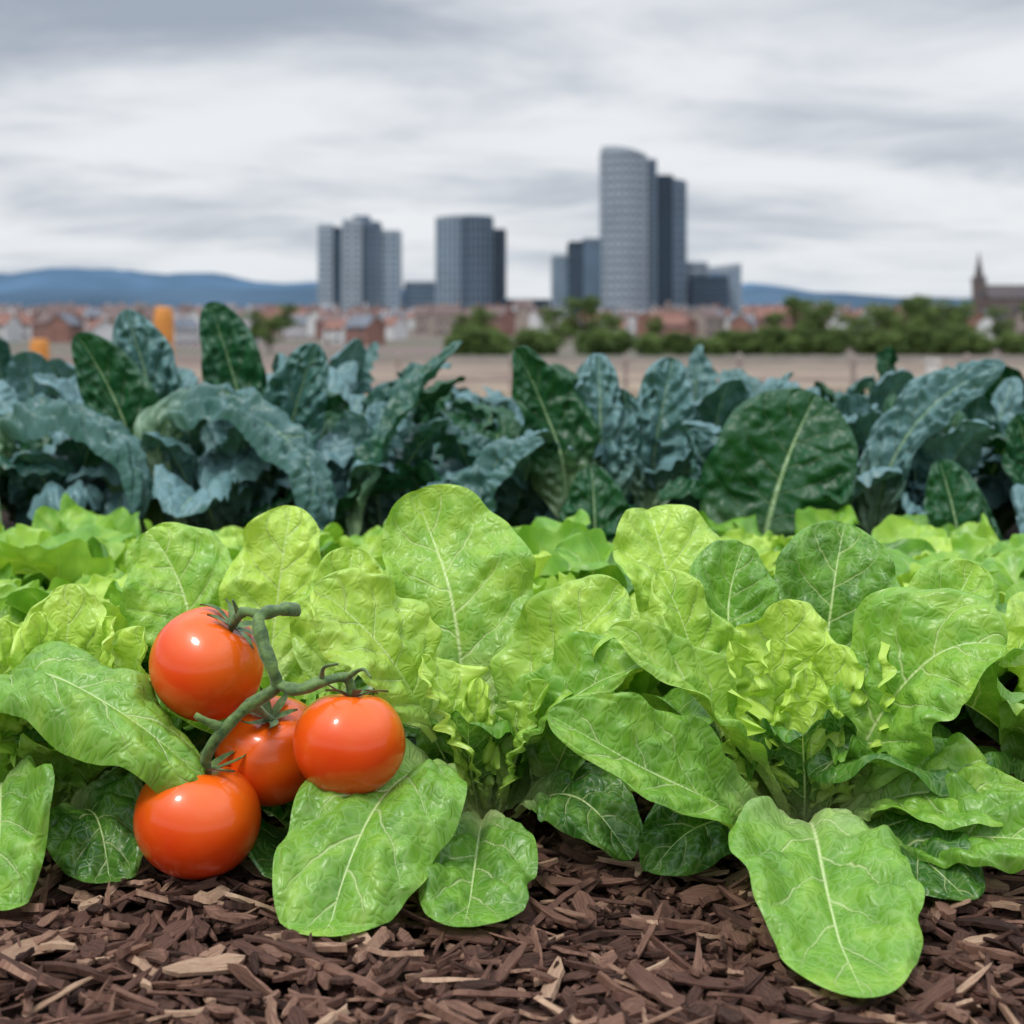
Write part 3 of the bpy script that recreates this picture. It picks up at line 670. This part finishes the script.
# ------------------------------------------------------------------ trees
def leafmat(name, c1, c2):
    m, t = newmat(name)
    a = t.n('ShaderNodeAttribute', attribute_name='la'); s_ = t.n('ShaderNodeSeparateXYZ', {0: a.outputs['Vector']})
    c = t.mix(s_.outputs[0], c1, c2)
    p_ = t.n('ShaderNodeBsdfPrincipled', {'Base Color': c, 'Roughness': .7, 'Specular IOR Level': .2})
    tr = t.n('ShaderNodeBsdfTranslucent', {'Color': c})
    out(t, t.n('ShaderNodeMixShader', {0: .25, 1: p_.outputs[0], 2: tr.outputs[0]}).outputs[0])
    return m
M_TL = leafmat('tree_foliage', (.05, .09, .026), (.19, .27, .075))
M_BK = plain('tree_bark', (.08, .06, .045), .9, .2, 3)
def tree_mesh(seed, H=8., Wd=3.2, bush=False):
    rng = np.random.RandomState(seed); B = Builder()
    if not bush:
        tube(B, [(0, 0, -1), (.1, .05, H*.25), (0, .1, H*.5), (.1, 0, H*.85)], .28, .05, ns=7)
        for i in range(7):
            a = rng.rand()*6.28; z = H*rng.uniform(.25, .6); r_ = Wd*rng.uniform(.5, .8)
            tube(B, [(0, 0, z), (math.cos(a)*r_*.5, math.sin(a)*r_*.5, z+H*.1), (math.cos(a)*r_, math.sin(a)*r_, z+H*.22)], .1, .02, ns=5)
    nb = len(B.f); B.mi = [1]*nb
    cl = []
    for i in range(20):
        a = rng.rand()*6.28; z = rng.uniform(.12 if bush else .28, .93); rr = Wd*math.sqrt(max(.05, 1-((z-.55)/.5)**2))*rng.uniform(.15, .85)
        cl.append((math.cos(a)*rr, math.sin(a)*rr, z*H, Wd*rng.uniform(.25, .45), rng.rand()))
    Vs = []; As = []
    for (x, y, z, r_, tn) in cl:
        for k in range(120):
            d = nrm(rng.normal(size=3)); p = np.array([x, y, z])+d*r_*rng.uniform(.55, 1.05)*np.array([1, 1, .75])
            a_ = nrm(rng.normal(size=3)); b_ = nrm(np.cross(a_, rng.normal(size=3))); s_ = rng.uniform(.12, .26)
            Vs += [p-a_*s_, p+b_*s_*.6, p+a_*s_, p-b_*s_*.6]
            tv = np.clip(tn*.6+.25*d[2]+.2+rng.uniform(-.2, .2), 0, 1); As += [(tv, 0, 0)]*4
    n = len(Vs)//4
    B.add(np.array(Vs), np.arange(n*4).reshape(n, 4), np.array(As))
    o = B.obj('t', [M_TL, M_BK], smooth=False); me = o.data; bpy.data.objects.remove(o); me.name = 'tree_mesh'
    return me
TM = [tree_mesh(1), tree_mesh(2, 7, 3.6), tree_mesh(3, 9, 3)]; BM = [tree_mesh(4, 3, 2.2, True), tree_mesh(5, 2.4, 2.4, True)]
rng = np.random.RandomState(14)
def put(name, me, x, y, s_, dz=0):
    o = bpy.data.objects.new(name, me); scene.collection.objects.link(o)
    o.location = (x, y, zg(y)+dz); o.rotation_euler[2] = rng.rand()*6.28; o.scale = (s_*rng.uniform(.9, 1.2), s_*rng.uniform(.9, 1.2), s_)
for (fx, y, s_) in [(.185, 215, .8), (.20, 205, 1.05), (.217, 200, 1.1), (.245, 195, .8), (.262, 200, 1.05), (.285, 190, 1.0), (.30, 200, .8), (.345, 195, .8), (.365, 200, .9), (.39, 200, 1.0), (.42, 210, 1.0), (.312, 215, 1.2),
                    (.03, 230, .95), (.05, 225, 1.15), (.072, 235, .8), (-.02, 235, .9), (-.18, 250, .9), (-.17, 255, .8), (.10, 240, .7), (.29, 260, 1.2), (.28, 280, 1.2), (-.45, 220, 1.0), (-.4, 260, .8)]:
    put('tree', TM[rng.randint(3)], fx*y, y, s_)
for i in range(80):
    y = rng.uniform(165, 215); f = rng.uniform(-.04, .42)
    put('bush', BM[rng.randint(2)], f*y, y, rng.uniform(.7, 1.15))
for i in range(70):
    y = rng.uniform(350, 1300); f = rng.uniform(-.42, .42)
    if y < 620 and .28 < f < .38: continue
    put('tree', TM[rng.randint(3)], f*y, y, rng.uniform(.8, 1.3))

# ------------------------------------------------------------------ fence, dry grass, orange posts
M_WD = plain('weathered_wood', (.33, .27, .24), .9, .2, 3)
B = Builder(); yf = 30; zf = zg(30)
for i in range(-16, 17):
    x = i*2.4
    B.box(x-.045, x+.045, yf-.05, yf+.05, zf-.3, zf+.85)
    B.addl([(x-.045, yf-.05, zf+.85), (x+.045, yf-.05, zf+.85), (x+.045, yf+.05, zf+.85), (x-.045, yf+.05, zf+.85), (x, yf, zf+.9)], [(0, 1, 4), (1, 2, 4), (2, 3, 4), (3, 0, 4)])
for z in (.30, .70): B.box(-39, 39, yf-.08, yf-.053, zf+z, zf+z+.06)
B.obj('wooden_fence', [M_WD], smooth=False, attrs=False)
B = Builder(); x = .289*30
B.box(x-.11, x+.11, 29.2, 29.42, zf-.1, zf+.72); B.box(x-.14, x+.14, 29.17, 29.45, zf+.72, zf+.78)
B.obj('white_fence_post', [plain('white_paint_worn', (.6, .58, .55), .7, .1, 4)], smooth=False, attrs=False)
M_OR = plain('orange_paint', (.62, .25, .05), .5, .12, 2); M_OD = plain('band_dark', (.22, .10, .04), .6, .1, 2)
def opost(x, y, w, z1):
    B = Builder(); z0 = zg(y)
    B.box(x-w*.75, x+w*.75, y-w*.7, y+w*.7, z0-.1, z0+.12, 1)
    n = 16; prof = [(.5, .12), (.5, .5), (.46, .52), (.46, .60), (.5, .62), (.48, .9), (.44, .93), (.44, .97), (.3, 1.0)]
    V = [(x+w*r_*math.cos(k*6.283/n), y+w*r_*math.sin(k*6.283/n), z0+(z1-z0)*h) for r_, h in prof for k in range(n)]
    F = [(i*n+k, i*n+(k+1) % n, (i+1)*n+(k+1) % n, (i+1)*n+k) for i in range(len(prof)-1) for k in range(n)]+[tuple((len(prof)-1)*n+k for k in range(n))]
    B.addl(V, F, mi=0); B.obj('orange_bollard', [M_OR, M_OD], smooth=False, attrs=False)
opost(-7.1, 29, .42, .93); opost(-9.7, 29.2, .40, .28)
rng = np.random.RandomState(4); B = Builder(); Vs = []; As = []
for i in range(20000):
    y = 5+24*rng.rand()**1.2; x = rng.uniform(-.5, .5)*y
    dens = .25 if x/y < .2 else 1.0
    if rng.rand() > dens: continue
    h = rng.uniform(.04, .16)*(.6+.8*max(0, vn(x*.6, y*.6).item()+.3)); a = rng.rand()*6.28; w = .004*(1+y*.12)
    lx, ly = rng.normal(0, .35, 2)*h; z = zg(y)-.01
    Vs += [(x-w*math.cos(a), y-w*math.sin(a), z), (x+w*math.cos(a), y+w*math.sin(a), z), (x+lx+w*.3, y+ly, z+h), (x+lx-w*.3, y+ly, z+h)]
    As += [(rng.rand(), 0, 0)]*4
B.add(np.array(Vs), np.arange(len(Vs)).reshape(-1, 4), np.array(As))
B.obj('dry_grass', [leafmat('dry_grass_blade', (.30, .25, .15), (.55, .45, .28))], smooth=False)

# ------------------------------------------------------------------ sky, sun
w = bpy.data.worlds.new('World'); scene.world = w; w.use_nodes = True
w.node_tree.nodes.clear(); t = NT(w.node_tree)
sky = t.n('ShaderNodeTexSky', sky_type='NISHITA', sun_disc=False, sun_elevation=R(58), sun_rotation=R(215))
tc = t.n('ShaderNodeTexCoord'); s3 = t.n('ShaderNodeSeparateXYZ', {0: tc.outputs['Generated']})
z = t.m('MAXIMUM', s3.outputs[2], 0.0); zd = t.m('ADD', z, .14)
px_ = t.m('DIVIDE', s3.outputs[0], zd); py_ = t.m('DIVIDE', s3.outputs[1], zd)
v1 = t.n('ShaderNodeCombineXYZ', {0: t.m('MULTIPLY', px_, 1.1), 1: t.m('MULTIPLY', py_, 1.6), 2: 2.2}).outputs[0]
c1 = t.n('ShaderNodeTexNoise', {'Vector': v1, 'Scale': 1.0, 'Detail': 6.0, 'Roughness': .56, 'Distortion': .35}).outputs[0]
dark = t.m('ADD', c1, t.mr(z, .165, .225, 0.08, -.16))
br = t.mr(dark, .27, .68)
colr = t.mix(br, (.37, .42, .50), (.85, .87, .90))
colr = t.mix(t.mr(z, 0.0, .09, .6, 0.0), colr, (.74, .79, .85))
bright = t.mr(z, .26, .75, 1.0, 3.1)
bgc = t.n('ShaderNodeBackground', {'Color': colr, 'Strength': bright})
bgs = t.n('ShaderNodeBackground', {'Color': sky.outputs[0], 'Strength': .1})
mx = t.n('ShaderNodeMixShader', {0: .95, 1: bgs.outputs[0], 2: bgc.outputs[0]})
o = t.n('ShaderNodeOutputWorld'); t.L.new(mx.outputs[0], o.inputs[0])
sun = bpy.data.lights.new('sun', 'SUN'); sun.energy = 1.5; sun.angle = R(10); sun.color = (1, .96, .90)
so = bpy.data.objects.new('sun', sun); scene.collection.objects.link(so)
az = R(215); el = R(58)
d = Vector((math.sin(az)*math.cos(el), math.cos(az)*math.cos(el), math.sin(el)))
so.rotation_mode = 'QUATERNION'; so.rotation_quaternion = (-d).to_track_quat('-Z', 'Y')

# ------------------------------------------------------------------ camera
cd = bpy.data.cameras.new('camera'); cam = bpy.data.objects.new('camera', cd); scene.collection.objects.link(cam)
cam.location = (0, 0, .36); cam.rotation_euler = (R(90), 0, 0)
cd.lens = 50; cd.sensor_width = 36; cd.shift_y = -.173
cd.clip_start = .05; cd.clip_end = 60000
cd.dof.use_dof = True; cd.dof.focus_distance = .93; cd.dof.aperture_fstop = 8.8
scene.camera = cam
scene.view_settings.view_transform = 'Standard'; scene.view_settings.look = 'None'; scene.view_settings.exposure = 0
